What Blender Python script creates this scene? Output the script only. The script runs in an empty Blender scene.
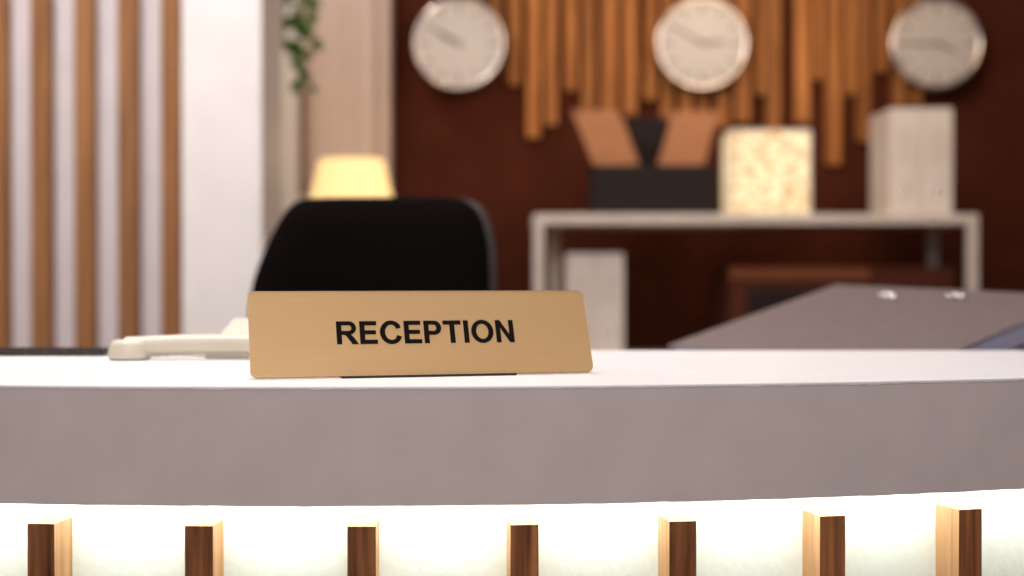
import bpy, bmesh, math, random
from mathutils import Vector, Matrix
random.seed(7)
S = bpy.context.scene
S.view_settings.view_transform = 'Standard'
COL = S.collection

# ---------------------------------------------------------------- materials
def mat(name, c1, c2=None, rough=.5, metal=0., scale=(4,4,4), nscale=3., bump=0., emit=None, estr=0., rnd=False, contrast=(.3,.7), coat=0., spec=.5, vr=(.7,1.2)):
    m = bpy.data.materials.new(name); m.use_nodes = True
    nt = m.node_tree; N = nt.nodes; L = nt.links
    b = N['Principled BSDF']
    b.inputs['Roughness'].default_value = rough
    b.inputs['Metallic'].default_value = metal
    b.inputs['Coat Weight'].default_value = coat
    b.inputs['Specular IOR Level'].default_value = spec
    if c2 is None: c2 = tuple(x*.93 for x in c1)
    tc = N.new('ShaderNodeTexCoord'); mp = N.new('ShaderNodeMapping')
    mp.inputs['Scale'].default_value = scale
    L.new(tc.outputs['Object'], mp.inputs['Vector'])
    if rnd:
        oi = N.new('ShaderNodeObjectInfo'); mu = N.new('ShaderNodeMath'); mu.operation='MULTIPLY'; mu.inputs[1].default_value=37.
        L.new(oi.outputs['Random'], mu.inputs[0]); L.new(mu.outputs[0], mp.inputs['Location'])
    nz = N.new('ShaderNodeTexNoise'); nz.inputs['Scale'].default_value = nscale; nz.inputs['Detail'].default_value = 6
    L.new(mp.outputs[0], nz.inputs['Vector'])
    cr = N.new('ShaderNodeValToRGB')
    cr.color_ramp.elements[0].position = contrast[0]; cr.color_ramp.elements[1].position = contrast[1]
    cr.color_ramp.elements[0].color = (*c2,1); cr.color_ramp.elements[1].color = (*c1,1)
    L.new(nz.outputs['Fac'], cr.inputs[0])
    out = cr.outputs[0]
    if rnd:
        hv = N.new('ShaderNodeHueSaturation'); mr = N.new('ShaderNodeMapRange')
        mr.inputs['To Min'].default_value=vr[0]; mr.inputs['To Max'].default_value=vr[1]
        L.new(oi.outputs['Random'], mr.inputs['Value']); L.new(mr.outputs[0], hv.inputs['Value']); L.new(out, hv.inputs['Color'])
        out = hv.outputs[0]
    L.new(out, b.inputs['Base Color'])
    if bump:
        bp = N.new('ShaderNodeBump'); bp.inputs['Strength'].default_value = bump; bp.inputs['Distance'].default_value=.002
        L.new(nz.outputs['Fac'], bp.inputs['Height']); L.new(bp.outputs[0], b.inputs['Normal'])
    if emit:
        b.inputs['Emission Color'].default_value = (*emit,1); b.inputs['Emission Strength'].default_value = estr
    return m

M = {}
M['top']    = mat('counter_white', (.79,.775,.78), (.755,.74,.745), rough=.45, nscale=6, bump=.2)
M['fascia'] = mat('fascia_shaded_white', (.61,.545,.54), (.56,.50,.495), rough=.6, nscale=5, bump=.35)  # counter white made greyer: shade on the front put into the colour
M['base']   = mat('counter_base_white', (.76,.80,.74), (.72,.76,.70), rough=.7, nscale=30, bump=.2)
M['wood_slat'] = mat('wood_slat_front_shaded', (.34,.14,.055), (.085,.027,.011), rough=.75, scale=(60,60,3), nscale=2.2, bump=.5, rnd=True, spec=.15, vr=(.85,1.2))  # slat wood darkened: shade on the fronts put into the colour
M['wood_side_lit'] = mat('wood_slat_side_lit', (.52,.29,.15), (.33,.165,.075), rough=.7, scale=(60,60,3), nscale=2.2, bump=.3, rnd=True, spec=.2, vr=(.9,1.1))  # same slat wood made paler: LED light on the sides put into the colour
M['wood_wall'] = mat('wood_wall_slat', (.33,.155,.062), (.19,.083,.031), rough=.6, scale=(30,30,2), nscale=2, rnd=True, spec=.2, vr=(.85,1.15))
M['wood_art'] = mat('wood_art_slat', (.60,.25,.07), (.30,.10,.026), rough=.6, scale=(30,30,2), nscale=2, rnd=True, spec=.2)
M['maroon'] = mat('wall_maroon', (.085,.021,.010), (.062,.015,.0075), rough=.9, nscale=2, spec=.1)
M['white']  = mat('wall_white', (.78,.745,.74), rough=.7, nscale=2)
M['panel']  = mat('panel_lilac_white', (.62,.57,.595), rough=.7)
M['cream']  = mat('door_cream', (.62,.49,.43), rough=.5)
M['ceil']   = mat('ceiling_white', (.8,.78,.75), rough=.9)
M['floor']  = mat('floor_wood', (.22,.12,.07), (.14,.07,.04), rough=.35, scale=(2,14,1), nscale=3)
M['brass']  = mat('brushed_brass', (.54,.345,.16), (.51,.32,.145), rough=.5, metal=.3, scale=(2,300,2), nscale=3, bump=.02)
M['brass_edge'] = mat('brass_edge', (.62,.42,.22), rough=.4, metal=.6)
M['letter'] = mat('letter_black', (.010,.008,.008), rough=.9, spec=.05)
M['black']  = mat('black_plastic', (.012,.011,.012), rough=.35)
M['fabric'] = mat('chair_fabric_black', (.005,.003,.003), (.003,.002,.002), rough=1., nscale=120, bump=.3, spec=.05)
M['shell']  = mat('chair_shell_grey', (.06,.048,.050), rough=.5)
M['chrome'] = mat('chrome', (.9,.9,.9), rough=.12, metal=1.)
M['phone']  = mat('phone_cream', (.66,.60,.49), rough=.35)
M['key']    = mat('phone_key', (.58,.54,.46), rough=.4)
M['greyfelt'] = mat('binder_grey_cover', (.21,.165,.162), (.135,.104,.103), rough=.5, scale=(60,60,60), nscale=2.5, bump=.3)
M['pages']  = mat('pages_blue_white', (.36,.36,.50), (.30,.30,.43), rough=.8, scale=(1,1,400), nscale=1)
M['clockface'] = mat('clock_face', (.60,.545,.51), (.55,.50,.47), rough=.3, nscale=6)
M['clockrim'] = mat('clock_rim', (.70,.62,.57), rough=.12, metal=.9)
M['tick']   = mat('clock_tick', (.13,.09,.075), rough=.5)
M['shelf']  = mat('shelf_white_metal', (.62,.555,.51), rough=.4)
M['boxdark'] = mat('storage_box_dark', (.016,.010,.010), rough=.7, spec=.2)
M['kraft']  = mat('kraft_folder', (.46,.20,.085), (.36,.145,.06), rough=.7, scale=(3,3,30))
M['binderw'] = mat('binder_white', (.68,.62,.58), rough=.5)
M['label']  = mat('binder_label', (.62,.56,.52), rough=.6)
M['crate']  = mat('crate_brown', (.085,.022,.011), (.055,.015,.008), rough=.7, scale=(2,20,20), spec=.15)
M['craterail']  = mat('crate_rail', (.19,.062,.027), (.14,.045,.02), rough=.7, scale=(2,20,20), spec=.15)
M['leaf']   = mat('leaf_green', (.12,.27,.04), (.06,.15,.02), rough=.5, nscale=20)
M['pot']    = mat('pot_stone', (.55,.5,.45), rough=.7)
M['cable']  = mat('cord_grey', (.3,.28,.25), rough=.6)
M['shade']  = mat('lamp_shade_glow', (.9,.7,.4), rough=.8, emit=(1,.68,.27), estr=1.0)
M['led']    = mat('led_strip_emitter', (1,1,1), emit=(.95,1,.93), estr=27.)
M['cab']    = mat('cabinet_white', (.5,.42,.38), rough=.5)

def glowcube():
    m = bpy.data.materials.new('glow_crackle'); m.use_nodes=True; nt=m.node_tree; N=nt.nodes; L=nt.links
    b=N['Principled BSDF']; tc=N.new('ShaderNodeTexCoord'); v=N.new('ShaderNodeTexVoronoi'); v.inputs['Scale'].default_value=42
    L.new(tc.outputs['Object'], v.inputs['Vector'])
    cr=N.new('ShaderNodeValToRGB'); cr.color_ramp.elements[0].color=(1,.86,.54,1); cr.color_ramp.elements[1].color=(.55,.30,.10,1)
    cr.color_ramp.elements[0].position=.3; cr.color_ramp.elements[1].position=.75
    L.new(v.outputs['Distance'], cr.inputs[0]); L.new(cr.outputs[0], b.inputs['Emission Color'])
    b.inputs['Base Color'].default_value=(.3,.22,.14,1)
    b.inputs['Emission Strength'].default_value=1.05
    return m
M['glow'] = glowcube()

# ---------------------------------------------------------------- helpers
def obj(name, me, m=None, loc=(0,0,0), smooth=False):
    o = bpy.data.objects.new(name, me); COL.objects.link(o); o.location = loc
    if m: me.materials.append(m)
    if smooth:
        for p in me.polygons: p.use_smooth = True
    return o
def from_bm(name, bm, m, loc=(0,0,0), smooth=False):
    bmesh.ops.recalc_face_normals(bm, faces=bm.faces)
    me = bpy.data.meshes.new(name); bm.to_mesh(me); bm.free()
    return obj(name, me, m, loc, smooth)
def box(name, x0,x1,y0,y1,z0,z1, m, bev=0., rot=None, seg=2):
    bm = bmesh.new(); bmesh.ops.create_cube(bm, size=1)
    bmesh.ops.scale(bm, vec=(x1-x0,y1-y0,z1-z0), verts=bm.verts)
    if bev: bmesh.ops.bevel(bm, geom=bm.edges[:], offset=bev, segments=seg, affect='EDGES', profile=.5)
    o = from_bm(name, bm, m, ((x0+x1)/2,(y0+y1)/2,(z0+z1)/2))
    if rot: o.rotation_euler = rot
    return o
def cyl(name, r1, r2, h, loc, m, seg=48, rot=None, cap=True, smooth=True, bev=0):
    bm = bmesh.new(); bmesh.ops.create_cone(bm, cap_ends=cap, segments=seg, radius1=r1, radius2=r2, depth=h)
    if bev:
        es=[e for e in bm.edges if len(e.link_faces)==2 and any(len(f.verts)>4 for f in e.link_faces)]
        bmesh.ops.bevel(bm, geom=es, offset=bev, segments=3, affect='EDGES', profile=.5)
    o = from_bm(name, bm, m, loc)
    for p in o.data.polygons: p.use_smooth = smooth and len(p.vertices)<=4
    if rot: o.rotation_euler = rot
    return o
def torus(name, R, r, loc, m, rot=None, a=48, b=12):
    bm = bmesh.new(); vs=[]
    for i in range(a):
        A=2*math.pi*i/a
        vs.append([bm.verts.new(((R+r*math.cos(2*math.pi*j/b))*math.cos(A),(R+r*math.cos(2*math.pi*j/b))*math.sin(A),r*math.sin(2*math.pi*j/b))) for j in range(b)])
    for i in range(a):
        for j in range(b):
            bm.faces.new((vs[i][j],vs[(i+1)%a][j],vs[(i+1)%a][(j+1)%b],vs[i][(j+1)%b]))
    o = from_bm(name,bm,m,loc,True)
    if rot: o.rotation_euler=rot
    return o
def tube(name, pts, r, m):
    c = bpy.data.curves.new(name,'CURVE'); c.dimensions='3D'; c.bevel_depth=r; c.bevel_resolution=4; c.use_fill_caps=True
    s = c.splines.new('POLY'); s.points.add(len(pts)-1)
    for p,q in zip(s.points, pts): p.co=(*q,1)
    t = bpy.data.objects.new(name+'_c', c); COL.objects.link(t)
    bpy.context.view_layer.update()
    me = bpy.data.meshes.new_from_object(t.evaluated_get(bpy.context.evaluated_depsgraph_get()))
    bpy.data.objects.remove(t); me.materials.clear()
    return obj(name, me, m, smooth=True)
def shape(name, loops, ext, m, mtx=None):
    c = bpy.data.curves.new(name,'CURVE'); c.dimensions='2D'; c.fill_mode='BOTH'; c.extrude=ext/2
    for lp in loops:
        s = c.splines.new('POLY'); s.points.add(len(lp)-1); s.use_cyclic_u=True
        for p,q in zip(s.points, lp): p.co=(q[0],q[1],0,1)
    t = bpy.data.objects.new(name+'_c', c); COL.objects.link(t)
    bpy.context.view_layer.update()
    me = bpy.data.meshes.new_from_object(t.evaluated_get(bpy.context.evaluated_depsgraph_get()))
    bpy.data.objects.remove(t); me.materials.clear()
    o = obj(name, me, m)
    if mtx is not None: o.matrix_world = mtx
    return o
def group(name, parts, loc=(0,0,0)):
    e = bpy.data.objects.new(name, None); COL.objects.link(e); e.location = loc; e.empty_display_size=.05
    inv = Matrix.Translation(Vector(loc)).inverted()
    for p in parts:
        p.parent = e; p.matrix_parent_inverse = inv
    return e
def prism(name, pts8, m, bev=0):
    bm = bmesh.new(); v=[bm.verts.new(p) for p in pts8]
    for f in ((3,2,1,0),(4,5,6,7),(0,1,5,4),(1,2,6,5),(2,3,7,6),(3,0,4,7)): bm.faces.new([v[i] for i in f])
    if bev: bmesh.ops.bevel(bm, geom=bm.edges[:], offset=bev, segments=2, affect='EDGES', profile=.5)
    return from_bm(name,bm,m)

# ---------------------------------------------------------------- room shell
box('floor', -3,3,-2,5,-.05,0, M['floor'])
box('ceiling', -3,3,-2,5,2.8,2.85, M['ceil'])
box('wall_back', -.403,3,4.8,4.95,0,2.8, M['maroon'])
box('wall_back_light', -3,-.403,4.8,4.95,0,2.8, M['white'])
box('wall_right', 3,3.1,-2,4.95,0,2.8, M['maroon'])
box('wall_left', -3.1,-3,-2,4.95,0,2.8, M['white'])
box('wall_partition', -3,-.766,3.43,3.55,0,2.8, M['panel'])
slats=[box('slat_%d'%k, -.813-k*.1035-.023,-.813-k*.1035+.023, 3.39,3.43,0,2.8, M['wood_wall'], .002) for k in range(20)]
group('wooden_wall_slats', slats, (-1.8,3.41,0))
box('wall_column', -.766,-.580,3.30,3.60,0,2.8, M['white'], .004)
dp=[box('leaf', -.95,-.42,4.74,4.785,0.01,2.25, M['cream'])]
for i,(a,b,z0,z1) in enumerate([(-.665,-.56,1.1,2.18),(-.515,-.45,1.1,2.18),(-.665,-.56,.1,1.0),(-.515,-.45,.1,1.0)]):
    dp.append(box('moulding_%d'%i, a,b,4.725,4.74,z0,z1, M['cream'], .005))
dp.append(box('jamb_shadow_strip', -.692,-.676,4.66,4.68,1.45,1.80, M['craterail'], .004))  # brown strip added for the shadow line along the door jamb
dp += [box('shadow_strip_post_%d'%i, -.688,-.680,4.68,4.74,z,z+.012, M['craterail']) for i,z in enumerate((1.48,1.76))]  # posts added to carry the shadow strip
group('door_1', dp, (-.55,4.76,0))
group('trim_1', [box('jamb_left', -.86,-.70,4.68,4.80,0,2.3, M['white'], .006),
                 box('jamb_right', -.425,-.403,4.68,4.80,0,2.3, M['cream'], .004),
                 box('head', -.86,-.403,4.68,4.80,2.3,2.4, M['white'], .006)], (-.6,4.7,0))
box('baseboard_back', -.40,3,4.78,4.80,0,.09, M['maroon'])

# ---------------------------------------------------------------- reception counter
CX, CY, R = -.17, 3.17, 2.02
def arc(r, th): return (CX + r*math.sin(th), CY - r*math.cos(th))
TH0, TH1, NS = -.58, .74, 90
def band(name, inner, outer, z0, z1, m, bev=0, ns=NS, jit=0, jz=0):
    ths=[TH0+(TH1-TH0)*i/ns for i in range(ns+1)]
    bm=bmesh.new(); rows=[]
    for t in ths:
        o=outer(t); i=inner(t); j=jit*random.choice((0,0,0,random.uniform(-1,1),random.uniform(-1,0))) if jit else 0
        rows.append([bm.verts.new((o[0],o[1],z0+j)),bm.verts.new((o[0],o[1],z1)),bm.verts.new((i[0],i[1],z1)),bm.verts.new((i[0],i[1],z0))])
    for a,b in zip(rows[:-1],rows[1:]):
        for j in range(4): bm.faces.new((a[j],b[j],b[(j+1)%4],a[(j+1)%4]))
    bm.faces.new(rows[0]); bm.faces.new(rows[-1][::-1])
    if bev:
        bm.normal_update()
        es=[e for e in bm.edges if len(e.link_faces)==2 and abs(abs(e.link_faces[0].normal.z)-abs(e.link_faces[1].normal.z))>.5 and all(abs(v.co.z-z1)<1e-6 for v in e.verts)]
        bmesh.ops.bevel(bm, geom=es, offset=bev, segments=3, affect='EDGES', profile=.5)
    return from_bm(name,bm,m)
def back_edge(t):
    x,y=arc(R,t); return (x, max(1.70, y+.36))
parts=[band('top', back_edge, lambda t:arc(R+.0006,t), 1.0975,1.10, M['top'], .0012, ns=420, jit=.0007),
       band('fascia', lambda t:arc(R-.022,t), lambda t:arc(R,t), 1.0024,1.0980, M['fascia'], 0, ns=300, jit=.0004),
       band('soffit', lambda t:arc(R-.10,t), lambda t:arc(R-.022,t), 1.012,1.03, M['base']),
       band('front_panel', lambda t:arc(R-.10,t), lambda t:arc(R-.08,t), 0,1.012, M['base']),
       band('kick_plinth', lambda t:arc(R-.08,t), lambda t:arc(R-.06,t), 0,.08, M['base']),
       band('led_strip', lambda t:arc(R-.055,t), lambda t:arc(R-.043,t), 1.006,1.012, M['led'])]
def in_out(t):
    x,y=back_edge(t); return (x,y-.02)
def in_in(t):
    x,y=back_edge(t); return (x,y-.05)
parts.append(band('inner_support', in_out, in_in, 0,1.0975, M['top']))
for k in range(-7,11):
    t=.022+.0695*k
    if not TH0+.02<t<TH1-.02: continue
    x,y=arc(R-.062,t)
    o=box('slat_%d'%(k+8), x-.012,x+.012,y-.018,y+.018,.08,.9785, M['wood_slat'], 0, rot=(0,0,t))
    o.data.materials.append(M['wood_side_lit'])
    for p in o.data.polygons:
        if abs(p.normal.x)>.7 or p.normal.z>.7: p.material_index=1  # sides and top take the tone with LED light painted in
    parts.append(o)
group('reception_counter', parts, (0,1.4,0))
lg=[box('board', .08,1.15,1.715,2.40,1.016,1.036, M['top'], .003),
    box('left_panel', .08,.10,1.72,2.38,0,1.016, M['top']),
    box('right_panel', 1.13,1.15,1.72,2.38,0,1.016, M['top'])]
group('inner_work_desk', lg, (.6,2.1,0))

# ---------------------------------------------------------------- sign
BL=Vector((-.2245,1.22,1.1014)); BR=Vector((.0745,1.30,1.1014))
u=(BR-BL).normalized(); bk=Vector((-u.y,u.x,0)); v=(bk*.034+Vector((0,0,.073))).normalized(); n=u.cross(v)
W=(BR-BL).length; H=.0812
MT=Matrix(((u.x,v.x,n.x,BL.x),(u.y,v.y,n.y,BL.y),(u.z,v.z,n.z,BL.z),(0,0,0,1)))
def rrect(w,h,r,x=0,y=0,s=8):
    P=[]
    for cx,cy,a0 in ((w-r,r,-90),(w-r,h-r,0),(r,h-r,90),(r,r,180)):
        for i in range(s+1):
            a=math.radians(a0+90*i/s); P.append((x+cx+r*math.cos(a), y+cy+r*math.sin(a)))
    return P
plate=shape('plate',[rrect(W,H,.006)],.0022,M['brass'],MT)
rim_l=rrect(W,H,.006); rim_i=rrect(W-.0008,H-.0008,.0056,.0004,.0004)
rim=shape('polished_edge',[rim_l,rim_i],.0004,M['brass_edge'],MT@Matrix.Translation((0,0,.0012)))
def ell(cx,cy,rx,ry,a0,a1,s=24): return [(cx+rx*math.cos(math.radians(a0+(a1-a0)*i/s)),cy+ry*math.sin(math.radians(a0+(a1-a0)*i/s))) for i in range(s+1)]
V=.215; Hs=.18
def L_E(x): w=.74; return [[(x,0),(x+w,0),(x+w,Hs),(x+V,Hs),(x+V,.42),(x+w-.06,.42),(x+w-.06,.42+Hs-.005),(x+V,.42+Hs-.005),(x+V,1-Hs),(x+w-.02,1-Hs),(x+w-.02,1),(x,1)]], w
def L_T(x): w=.78; c=x+w/2; return [[(c-V/2,0),(c+V/2,0),(c+V/2,1-Hs),(x+w,1-Hs),(x+w,1),(x,1),(x,1-Hs),(c-V/2,1-Hs)]], w
def L_I(x): return [[(x,0),(x+V,0),(x+V,1),(x,1)]], V
def L_N(x): w=.79; k=.205; return [[(x,0),(x+k,0),(x+k,.65),(x+w-k,0),(x+w,0),(x+w,1),(x+w-k,1),(x+w-k,.35),(x+k,1),(x,1)]], w
def L_O(x): w=.97; return [ell(x+w/2,.5,w/2,.52,0,354,58), ell(x+w/2,.5,w/2-.22,.52-.18,0,354,58)], w
def L_C(x):
    w=.92
    o=[(x+w-.03,.70)]+ell(x+.485,.5,.485,.52,38,322,48)+[(x+w,.31)]
    i=ell(x+.485,.5,.265,.34,328,32,48)
    return [o+[(x+.72,.37)]+i[3:-3]+[(x+.70,.655)]], w
def L_P(x):
    w=.76; r=.315
    outer=[(x,0),(x+V,0),(x+V,.37),(x+w-r,.37)]+ell(x+w-r,.685,r,.315,-85,85,20)+[(x+w-r,1),(x,1)]
    inner=[(x+V,.545),(x+w-r-.02,.545)]+ell(x+w-r-.02,.685,.12,.14,-85,85,14)+[(x+w-r-.02,.825),(x+V,.825)]
    return [outer,inner], w
def L_R(x):
    w=.90; r=.29; e=x+.83
    outer=[(x,0),(x+V,0),(x+V,.41),(x+.31,.41),(x+.40,.37),(x+.645,0),(x+.90,0),(x+.735,.27),(x+.60,.42)]+ell(e-r,.71,r,.29,-62,85,20)+[(e-r,1),(x,1)]
    inner=[(x+V,.58),(e-r-.02,.58)]+ell(e-r-.02,.705,.11,.125,-85,85,14)+[(e-r-.02,.83),(x+V,.83)]
    return [outer,inner], w
ch=.0218; x=0; loops=[]
for f in (L_R,L_E,L_C,L_E,L_P,L_T,L_I,L_O,L_N):
    lp,w=f(x); loops+=lp; x+=w+(.075 if f in (L_P,L_R) else .11)
x-=.11; TW=.162; sx=TW/x
loops=[[(a*sx,b*ch) for a,b in lp] for lp in loops]
txt=shape('lettering',loops,.0004,M['letter'],MT@Matrix.Translation((W*.5-TW/2+.0025,H*.5-ch/2+.0002,.0013)))
MB=Matrix(((u.x,bk.x,0,BL.x),(u.y,bk.y,0,BL.y),(0,0,1,1.1),(0,0,0,1)))
b1=shape('stand_base',[rrect(.158,.064,.003,.078,-.006)],.0020,M['black'],MB@Matrix.Translation((0,0,.0010)))
b2=shape('stand_back',[rrect(.14,.055,.003,.088,.001)],.003,M['black'],MT@Matrix.Translation((0,0,-.0029)))
group('reception_sign',[plate,rim,txt,b1,b2],(-.07,1.26,1.1))

# ---------------------------------------------------------------- telephone
ph=[prism('body',[(-.335,1.53,1.1),(-.16,1.53,1.1),(-.16,1.685,1.1),(-.335,1.685,1.1),(-.330,1.535,1.112),(-.165,1.535,1.112),(-.165,1.68,1.140),(-.330,1.68,1.140)],M['phone'],.005)]
hs=[(-.410+.205*i/12, 1.510+.004*math.sin(math.pi*i/12), 1.1135+.003*math.sin(math.pi*i/12)) for i in range(13)]
ph.append(tube('handset_grip',hs,.0108,M['phone']))
for i,X in enumerate((-.406,-.21)):
    ph.append(cyl('handset_cup_%d'%i,.024,.020,.021,(X,1.510,1.1107),M['phone'],40,bev=.006))
for r in range(4):
    for c in range(3):
        X=-.275+c*.027; Y=1.562+r*.026; Z=1.112+(Y-1.535)*.193
        ph.append(box('key_%d'%(r*3+c),X-.009,X+.009,Y-.008,Y+.008,Z-.001,Z+.004,M['key'],.0015))
cord=[(-.402+.0011*i+.004*math.cos(i*.8),1.535+.03*math.sin(math.pi*i/70)+.0012*math.sin(i*.8),1.1045+.0032*math.sin(i*.8)) for i in range(62)]
ph.append(tube('coiled_cord',cord,.0012,M['phone']))
group('desk_telephone',ph,(-.3,1.55,1.1))
kb=[box('case',-.86,-.452,1.575,1.66,1.1,1.1045,M['black'],.002)]
for r in range(4):
    for c in range(18):
        kb.append(box('key_%d'%(r*18+c),-.852+c*.0223,-.852+c*.0223+.019,1.580+r*.0195,1.580+r*.0195+.016,1.1045,1.106,M['boxdark'],.0006,seg=1))
group('computer_keyboard',kb,(-.66,1.6,1.1))

# ---------------------------------------------------------------- grey document binder on the inner desk
F=Vector((.225,2.06,1.0886)); G=Vector((.510,1.756,1.080)); Hc=Vector((.525,2.315,1.174)); K=G+Hc-F; K.z=1.161
nn=(G-F).cross(Hc-F).normalized()
cen=(F+G+K+Hc)/4
def lay(name,t0,t1,m,ins=0,bev=0):
    P=[p+(cen-p)*ins for p in (F,G,K,Hc)]
    return prism(name,[p-nn*t0 for p in P]+[p-nn*t1 for p in P],m,bev)
cover=lay('top_cover',.0035,0,M['greyfelt'],0,.001)
pages=lay('pages',.034,.0035,M['pages'],.03)
low=lay('bottom_cover',.0365,.034,M['greyfelt'],0,.0008)
off=(Hc-F).normalized()*.003
sp=prism('spine',[Hc-nn*.0365,K-nn*.0365,K-nn*.0365+off,Hc-nn*.0365+off,Hc,K,K+off,Hc+off],M['greyfelt'])
rv=[]
ex=(G-F).normalized(); ey=nn.cross(ex)
RM=Matrix(((ex.x,ey.x,nn.x),(ex.y,ey.y,nn.y),(ex.z,ey.z,nn.z))).to_euler()
for i,(f,g) in enumerate(((.35,.83),(.60,.86))):
    p=F+(G-F)*f+(Hc-F)*g
    c=box('metal_clip_%d'%i,-.015,.015,-.005,.005,-.003,.003,M['chrome'],.0028,seg=3); c.location=p+nn*.002; c.rotation_euler=RM; rv.append(c)
    c=cyl('rivet_%d'%i,.006,.004,.004,p+nn*.006,M['chrome'],24); c.rotation_euler=RM; rv.append(c)
group('grey_document_binder',[cover,low,pages,sp]+rv,(.5,2.0,1.04))
pt=[box('tray_base',.44,.80,2.20,2.385,1.036,1.042,M['boxdark'],.001)]
for i in range(6): pt.append(box('sheets_%d'%i,.455+.002*(i%2),.785-.002*(i%3),2.21,2.375,1.042+.009*i,1.051+.009*i,M['white']))
group('paper_stack_tray',pt,(.6,2.3,1.036))

# ---------------------------------------------------------------- office chair
s=2.4/1422
ol=[(252,330),(254,290),(261,264),(271,240),(282,219),(292,206),(305,199.5),(330,197.5),(380,197),(430,197),(454,198),(468,202),(478,211),(485,228),(489,252),(490,290),(486,340),(470,385),(438,402),(375,406),(310,402),(272,380)]
o2=[((a-375)*s, (275-b)*s) for a,b in ol]
def catmull(P,k=5):
    out=[];n_=len(P)
    for i in range(n_):
        p0,p1,p2,p3=[Vector(P[(i+j)%n_]) for j in (-1,0,1,2)]
        for q in range(k):
            t=q/k
            out.append(.5*((2*p1)+(-p0+p2)*t+(2*p0-5*p1+4*p2-p3)*t*t+(-p0+3*p1-3*p2+p3)*t**3))
    return out
O=catmull(o2)
def cushion(name,O,th,m,y0,grow=1.,zshift=0):
    bm=bmesh.new(); c=Vector((0,-.04)); prof=[(0,-1),(.35,-.99),(.7,-.93),(.9,-.75),(.98,-.4),(1,0),(.98,.4),(.9,.75),(.7,.93),(.35,.99),(0,1)]
    rings=[]
    for f,y in prof:
        if f==0: rings.append([bm.verts.new((c.x,y*th/2,c.y))]); continue
        rings.append([bm.verts.new((c.x+(p.x-c.x)*f*grow, y*th/2 - .6*((p.x*f)**2), c.y+(p.y-c.y)*f*grow+zshift)) for p in O])
    N_=len(O)
    for a,b in zip(rings[:-1],rings[1:]):
        for i in range(N_):
            if len(a)==1: bm.faces.new((a[0],b[i],b[(i+1)%N_]))
            elif len(b)==1: bm.faces.new((a[i],b[0],a[(i+1)%N_]))
            else: bm.faces.new((a[i],b[i],b[(i+1)%N_],a[(i+1)%N_]))
    return from_bm(name,bm,m,(-.231,y0,1.19),True)
ch_=[cushion('backrest',O,.05,M['fabric'],2.4), cushion('backrest_shell',O,.03,M['shell'],2.44,1.005)]
ch_[1].location.x+=.010
ch_.append(box('seat',-.48,.02,2.0,2.47,.46,.55,M['fabric'],.035,seg=4))
ch_.append(box('back_bracket',-.27,-.19,2.45,2.475,.48,1.06,M['black'],.008))
ch_.append(box('bracket_foot',-.27,-.19,2.2,2.47,.44,.47,M['black'],.008))
ch_.append(cyl('gas_lift',.028,.028,.36,(-.23,2.25,.27),M['chrome']))
for i in range(5):
    a=i*2*math.pi/5+.3
    ch_.append(tube('base_leg_%d'%i,[(-.23,2.25,.10),(-.23+.14*math.cos(a),2.25+.14*math.sin(a),.085),(-.23+.27*math.cos(a),2.25+.27*math.sin(a),.07)],.018,M['black']))
    ch_.append(cyl('caster_%d'%i,.028,.028,.03,(-.23+.27*math.cos(a),2.25+.27*math.sin(a),.029),M['black'],24,(math.pi/2,0,a)))
for sgn in (-1,1):
    X=-.23+sgn*.24
    ch_.append(tube('arm_post_%d'%(sgn+1),[(X-sgn*.06,2.3,.47),(X,2.3,.50),(X,2.3,.70)],.014,M['black']))
    ch_.append(box('arm_pad_%d'%(sgn+1),X-.035,X+.035,2.14,2.38,.70,.73,M['black'],.012))
group('office_chair',ch_,(-.23,2.3,0))

# ---------------------------------------------------------------- table lamp on cabinet
cab=[box('carcass',-.66,-.27,4.02,4.42,.04,1.03,M['cab'],.004),box('top_board',-.67,-.26,4.0,4.43,1.03,1.05,M['cab'],.004),
     box('door_left',-.655,-.47,4.005,4.02,.06,1.01,M['white'],.003),box('door_right',-.46,-.275,4.005,4.02,.06,1.01,M['white'],.003),
     box('plinth',-.64,-.29,4.05,4.40,0,.04,M['boxdark'])]
group('side_cabinet',cab,(-.46,4.2,0))
LX=-.473
lm=[cyl('shade',.123,.094,.118,(LX,4.2,1.470),M['shade'],64,cap=False),
    cyl('base_foot',.075,.07,.02,(LX,4.2,1.06),M['brass_edge'],bev=.004),
    cyl('stem',.012,.012,.40,(LX,4.2,1.26),M['brass_edge']),
    cyl('vase_body',.03,.055,.16,(LX,4.2,1.15),M['brass_edge'])]
lm.append(cyl('bulb',.025,.03,.06,(LX,4.2,1.47),M['shade']))
group('table_lamp',lm,(LX,4.2,1.05))
def point(name,loc,e,col,r=.03):
    l=bpy.data.lights.new(name,'POINT'); l.energy=e; l.color=col; l.shadow_soft_size=r
    o=bpy.data.objects.new(name,l); COL.objects.link(o); o.location=loc; return o
point('lamp_bulb_light',(LX,4.2,1.56),2,(1,.7,.35))

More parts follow.
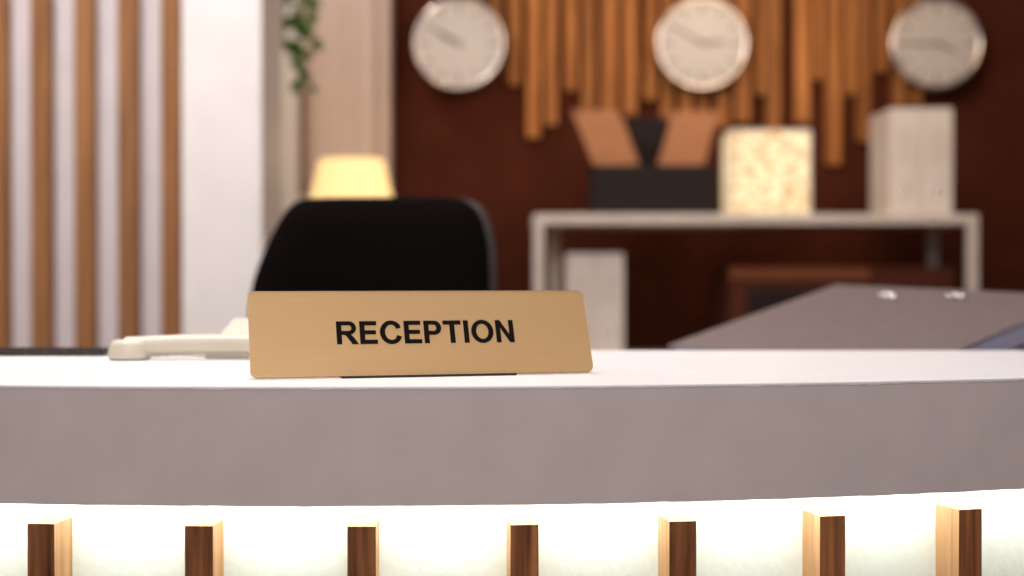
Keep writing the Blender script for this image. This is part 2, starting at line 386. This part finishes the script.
# ---------------------------------------------------------------- hanging vine
bm=bmesh.new()
def leaf(bm,p,d,size,up):
    d=d.normalized(); sd=d.cross(up).normalized(); nn_=sd.cross(d)
    P=[(0,0),(.25,.33),(.55,.38),(.85,.18),(1,0)]
    L_=[bm.verts.new(p+d*a*size+sd*b*size+nn_*(-.12*size*a*a+.08*size*b)) for a,b in P]
    R_=[bm.verts.new(p+d*a*size-sd*b*size+nn_*(-.12*size*a*a+.08*size*b)) for a,b in P[1:-1]]
    C_=[bm.verts.new(p+d*a*size+nn_*(-.12*size*a*a)) for a in (.25,.55,.85)]
    for a,b,c,e in ((L_[1],L_[2],C_[1],C_[0]),(L_[2],L_[3],C_[2],C_[1]),(C_[0],C_[1],R_[1],R_[0]),(C_[1],C_[2],R_[2],R_[1])):
        bm.faces.new((a,b,c,e))
    bm.faces.new((L_[0],L_[1],C_[0])); bm.faces.new((L_[0],C_[0],R_[0])); bm.faces.new((L_[3],L_[4],C_[2])); bm.faces.new((L_[4],R_[2],C_[2]))
stems=[]; PX=-.607
for k,(dx,zend) in enumerate([(-.04,1.93),(-.022,1.82),(.004,1.76),(.022,1.74),(.042,1.87),(-.05,1.95),(.0,1.92)]):
    X=PX+dx; Y=4.0+random.uniform(-.03,.03); z=2.12; pts=[(PX+dx*.6,4.0,2.17),(X,Y,z)]
    while z>zend:
        z-=.030; pts.append((X+.008*math.sin(z*25+k),Y+.008*math.cos(z*21+k),z))
        a=random.uniform(0,6.28)
        leaf(bm,Vector(pts[-1]),Vector((math.cos(a),math.sin(a)*.6,random.uniform(-.9,-.2))),random.uniform(.036,.052),Vector((.2,.9,.5)))
    stems.append(tube('stem_%d'%k,pts,.0018,M['leaf']))
fo=from_bm('foliage',bm,M['leaf'])
pot=cyl('pot',.07,.10,.14,(PX,4.0,2.19),M['pot'],bev=.005)
cords=[tube('cord_%d'%i,[(PX+.095*math.cos(a),4+.095*math.sin(a),2.25),(PX,4,2.6)],.002,M['cable']) for i,a in enumerate((0,2.09,4.19))]
cords.append(tube('cord_top',[(PX,4,2.6),(PX,4,2.8)],.003,M['cable']))
group('hanging_ivy_planter',[fo,pot]+stems+cords,(PX,4,2.2))

# ---------------------------------------------------------------- wall clocks
def clock(X,hh,mm,i):
    Z=1.953; Y=4.70; rot=(math.pi/2,0,0); r=.148
    ps=[cyl('case',r,r,.05,(X,Y+.025,Z),M['clockrim'],96,rot,bev=.004),
        cyl('wall_mount',.05,.05,.05,(X,Y+.075,Z),M['black'],32,rot),
        cyl('face',r-.010,r-.010,.004,(X,Y-.001,Z),M['clockface'],96,rot),
        torus('bezel',r-.004,.0085,(X,Y,Z),M['clockrim'],rot,96,16)]
    for k in range(12):
        a=k*math.pi/6; L=.030 if k%3==0 else .022
        c=box('tick_%d'%k,-.004,.004,-.001,.001,-L/2,L/2,M['tick']); rr=r-.032
        c.location=(X+rr*math.sin(a),Y-.0045,Z+rr*math.cos(a)); c.rotation_euler=(0,a,0); ps.append(c)
    for nm,a,L,w in (('hour_hand',(hh+mm/60)*math.pi/6,.070,.008),('minute_hand',mm*math.pi/30,.105,.006)):
        c=box(nm,-w/2,w/2,-.001,.001,-.012-(L-.012)/2,L-(L-.012)/2,M['tick']); c.location=(X+(L-.012)/2*math.sin(a),Y-.007,Z+(L-.012)/2*math.cos(a)); c.rotation_euler=(0,a,0); ps.append(c)
    ps.append(cyl('hub',.006,.006,.008,(X,Y-.006,Z),M['tick'],24,rot))
    group('wall_clock',ps,(X,Y,Z))
clock(-.175,9,50,0); clock(.628,2,50,1); clock(1.400,3,45,2)

# ---------------------------------------------------------------- wooden slat wall art
q=4.77/1422
art=[(490,502,70),(509,521,85),(527,540,138),(545,557,125),(565,577,90),(582,595,112),(601,617,110),(623,637,115),(645,656,100),(661,673,120),(680,692,128),(698,708,118),(716,729,128),(735,750,122),(756,764,95),(766,781,130),(795,810,122),(814,822,80),(826,841,165),(846,855,95),(857,870,142),(875,887,72),(893,904,106),(910,922,104)]
ap=[]
for i,(a,b,yb) in enumerate(art):
    x0=(a-512)*q; x1=(b-512)*q; z0=1.19+(275-yb)*q; dpt=random.choice((.025,.034,.042))
    ap.append(box('slat_%d'%i,x0,x1,4.8-dpt,4.8,z0,2.28+random.uniform(-.12,.15),M['wood_art'],.002))
group('wooden_slat_wall_art',ap,(.7,4.8,2.0))

# ---------------------------------------------------------------- shelving unit
sh=[box('top_board',.062,1.346,4.10,4.52,1.336,1.366,M['shelf'],.003),
    box('middle_board',.075,1.33,4.12,4.50,.925,.95,M['shelf'],.003),
    box('lower_board',.075,1.33,4.12,4.50,.45,.475,M['shelf'],.003)]
for i,(X,Y) in enumerate(((.062,4.10),(1.316,4.10),(.12,4.49),(1.316,4.49))):
    sh.append(box('leg_%d'%i,X,X+.03,Y,Y+.03,0,1.336,M['shelf'],.003))
group('shelving_unit',sh,(.7,4.3,0))

bx=[box('front',.240,.605,4.20,4.208,1.366,1.515,M['boxdark'],.002),box('back',.240,.605,4.44,4.448,1.366,1.68,M['boxdark'],.002),
    box('side_left',.240,.248,4.208,4.44,1.366,1.515,M['boxdark'],.002),box('side_right',.597,.605,4.208,4.44,1.366,1.515,M['boxdark'],.002),
    box('bottom',.248,.597,4.208,4.44,1.366,1.372,M['boxdark'])]
def leaning(nm,xb,xt,Y,w,zt,m):
    return prism(nm,[(xb,Y,1.375),(xb+w,Y,1.375),(xb+w,Y+.02,1.375),(xb,Y+.02,1.375),(xt,Y,zt),(xt+w,Y,zt),(xt+w,Y+.02,zt),(xt,Y+.02,zt)],m,.001)
for i in range(4):
    Y=4.23+i*.045
    bx.append(leaning('folder_a%d'%i,.30+i*.003,.178+i*.01,Y,.135,1.68-i*.006,M['kraft']))
    bx.append(leaning('folder_b%d'%i,.400-i*.003,.478+i*.004,Y,.135,1.675-i*.006,M['kraft']))
group('document_storage_box',bx,(.43,4.3,1.366))

gl=[box('glass_body',.648,.884,4.222,4.38,1.374,1.614,M['glow'],.004,seg=3),box('foot',.644,.888,4.218,4.384,1.366,1.374,M['binderw'],.002),box('cap',.644,.888,4.218,4.384,1.614,1.622,M['binderw'],.002)]
for i,(X,Y) in enumerate(((.644,4.218),(.880,4.218),(.644,4.376),(.880,4.376))):
    gl.append(box('corner_post_%d'%i,X,X+.008,Y,Y+.008,1.374,1.614,M['binderw'],.001))
group('cube_table_lamp',gl,(.77,4.32,1.366))

def binder(X0,X1,Y0,Y1,Z0,Z1):
    xc=(X0+X1)/2
    ps=[box('cover_left',X0,X0+.004,Y0,Y1,Z0,Z1,M['binderw'],.001),box('cover_right',X1-.004,X1,Y0,Y1,Z0,Z1,M['binderw'],.001),
        box('spine',X0,X1,Y0-.004,Y0,Z0,Z1,M['binderw'],.001),box('paper_block',X0+.006,X1-.006,Y0+.01,Y1-.01,Z0+.004,Z1-.012,M['white']),
        box('spine_label',X0+.016,X1-.016,Y0-.0055,Y0-.004,Z0+.16,Z1-.06,M['label']),
        torus('finger_ring',.012,.003,(xc,Y0-.005,Z0+.07),M['chrome'],(math.pi/2,0,0),24,8)]
    group('lever_arch_binder',ps,(xc,Y0,Z0))
for k in range(2): binder(1.116+k*.0925,1.206+k*.0925,4.20,4.44,1.366,1.682)
for k in range(2): binder(.160+k*.086,.244+k*.086,4.20,4.44,.95,1.254)
cr=[box('front',.64,1.30,4.18,4.20,.95,1.215,M['crate'],.003),box('back',.64,1.30,4.46,4.48,.95,1.215,M['crate'],.003),
    box('side_left',.64,.66,4.20,4.46,.95,1.215,M['crate'],.003),box('side_right',1.28,1.30,4.20,4.46,.95,1.215,M['crate'],.003),
    box('bottom',.66,1.28,4.20,4.46,.95,.965,M['crate']),
    box('rim_rail',.64,1.05,4.172,4.18,1.175,1.21,M['craterail'],.002),box('panel_inset',.69,.97,4.175,4.18,.98,1.15,M['boxdark'],.002),box('panel_inset_right',1.0,1.27,4.175,4.18,.98,1.15,M['boxdark'],.002)]
group('wooden_storage_crate',cr,(.97,4.3,.95))

# ---------------------------------------------------------------- lights
def area(name,loc,size,e,col,target=None,sy=None):
    l=bpy.data.lights.new(name,'AREA'); l.energy=e; l.color=col; l.size=size
    if sy: l.shape='RECTANGLE'; l.size_y=sy
    o=bpy.data.objects.new(name,l); COL.objects.link(o); o.location=loc
    if target is not None: o.rotation_euler=(Vector(target)-Vector(loc)).to_track_quat('-Z','Y').to_euler()
    return o
area('ceiling_light_counter',(-.3,1.7,2.7),1.0,34,(1,.94,.92),(-.1,1.45,1.1))
area('ceiling_light_partition',(-1.1,2.3,2.7),.8,33,(1,.91,.86),(-1,3.4,1.4))
area('ceiling_light_front',(0,-.6,2.6),1.4,38,(1,.94,.92),(0,1.3,1.0))
area('ceiling_light_wall',(.8,3.6,2.75),.5,24,(1,.77,.56),(.7,4.8,1.8),1.6)
area('ceiling_light_door',(-.7,4.1,2.75),.3,7,(1,.88,.80),(-.6,4.7,1.5))

w=bpy.data.worlds.new('World'); S.world=w; w.use_nodes=True
w.node_tree.nodes['Background'].inputs[0].default_value=(1,.91,.89,1); w.node_tree.nodes['Background'].inputs[1].default_value=.34

# ---------------------------------------------------------------- camera
cam=bpy.data.cameras.new('camera'); co=bpy.data.objects.new('camera',cam); COL.objects.link(co)
cam.lens=50; cam.sensor_width=36; co.location=(0,0,1.19); co.rotation_euler=(math.radians(90-.524),0,0)
cam.dof.use_dof=True; cam.dof.focus_distance=1.25; cam.dof.aperture_fstop=2.8; cam.clip_start=.05
S.camera=co
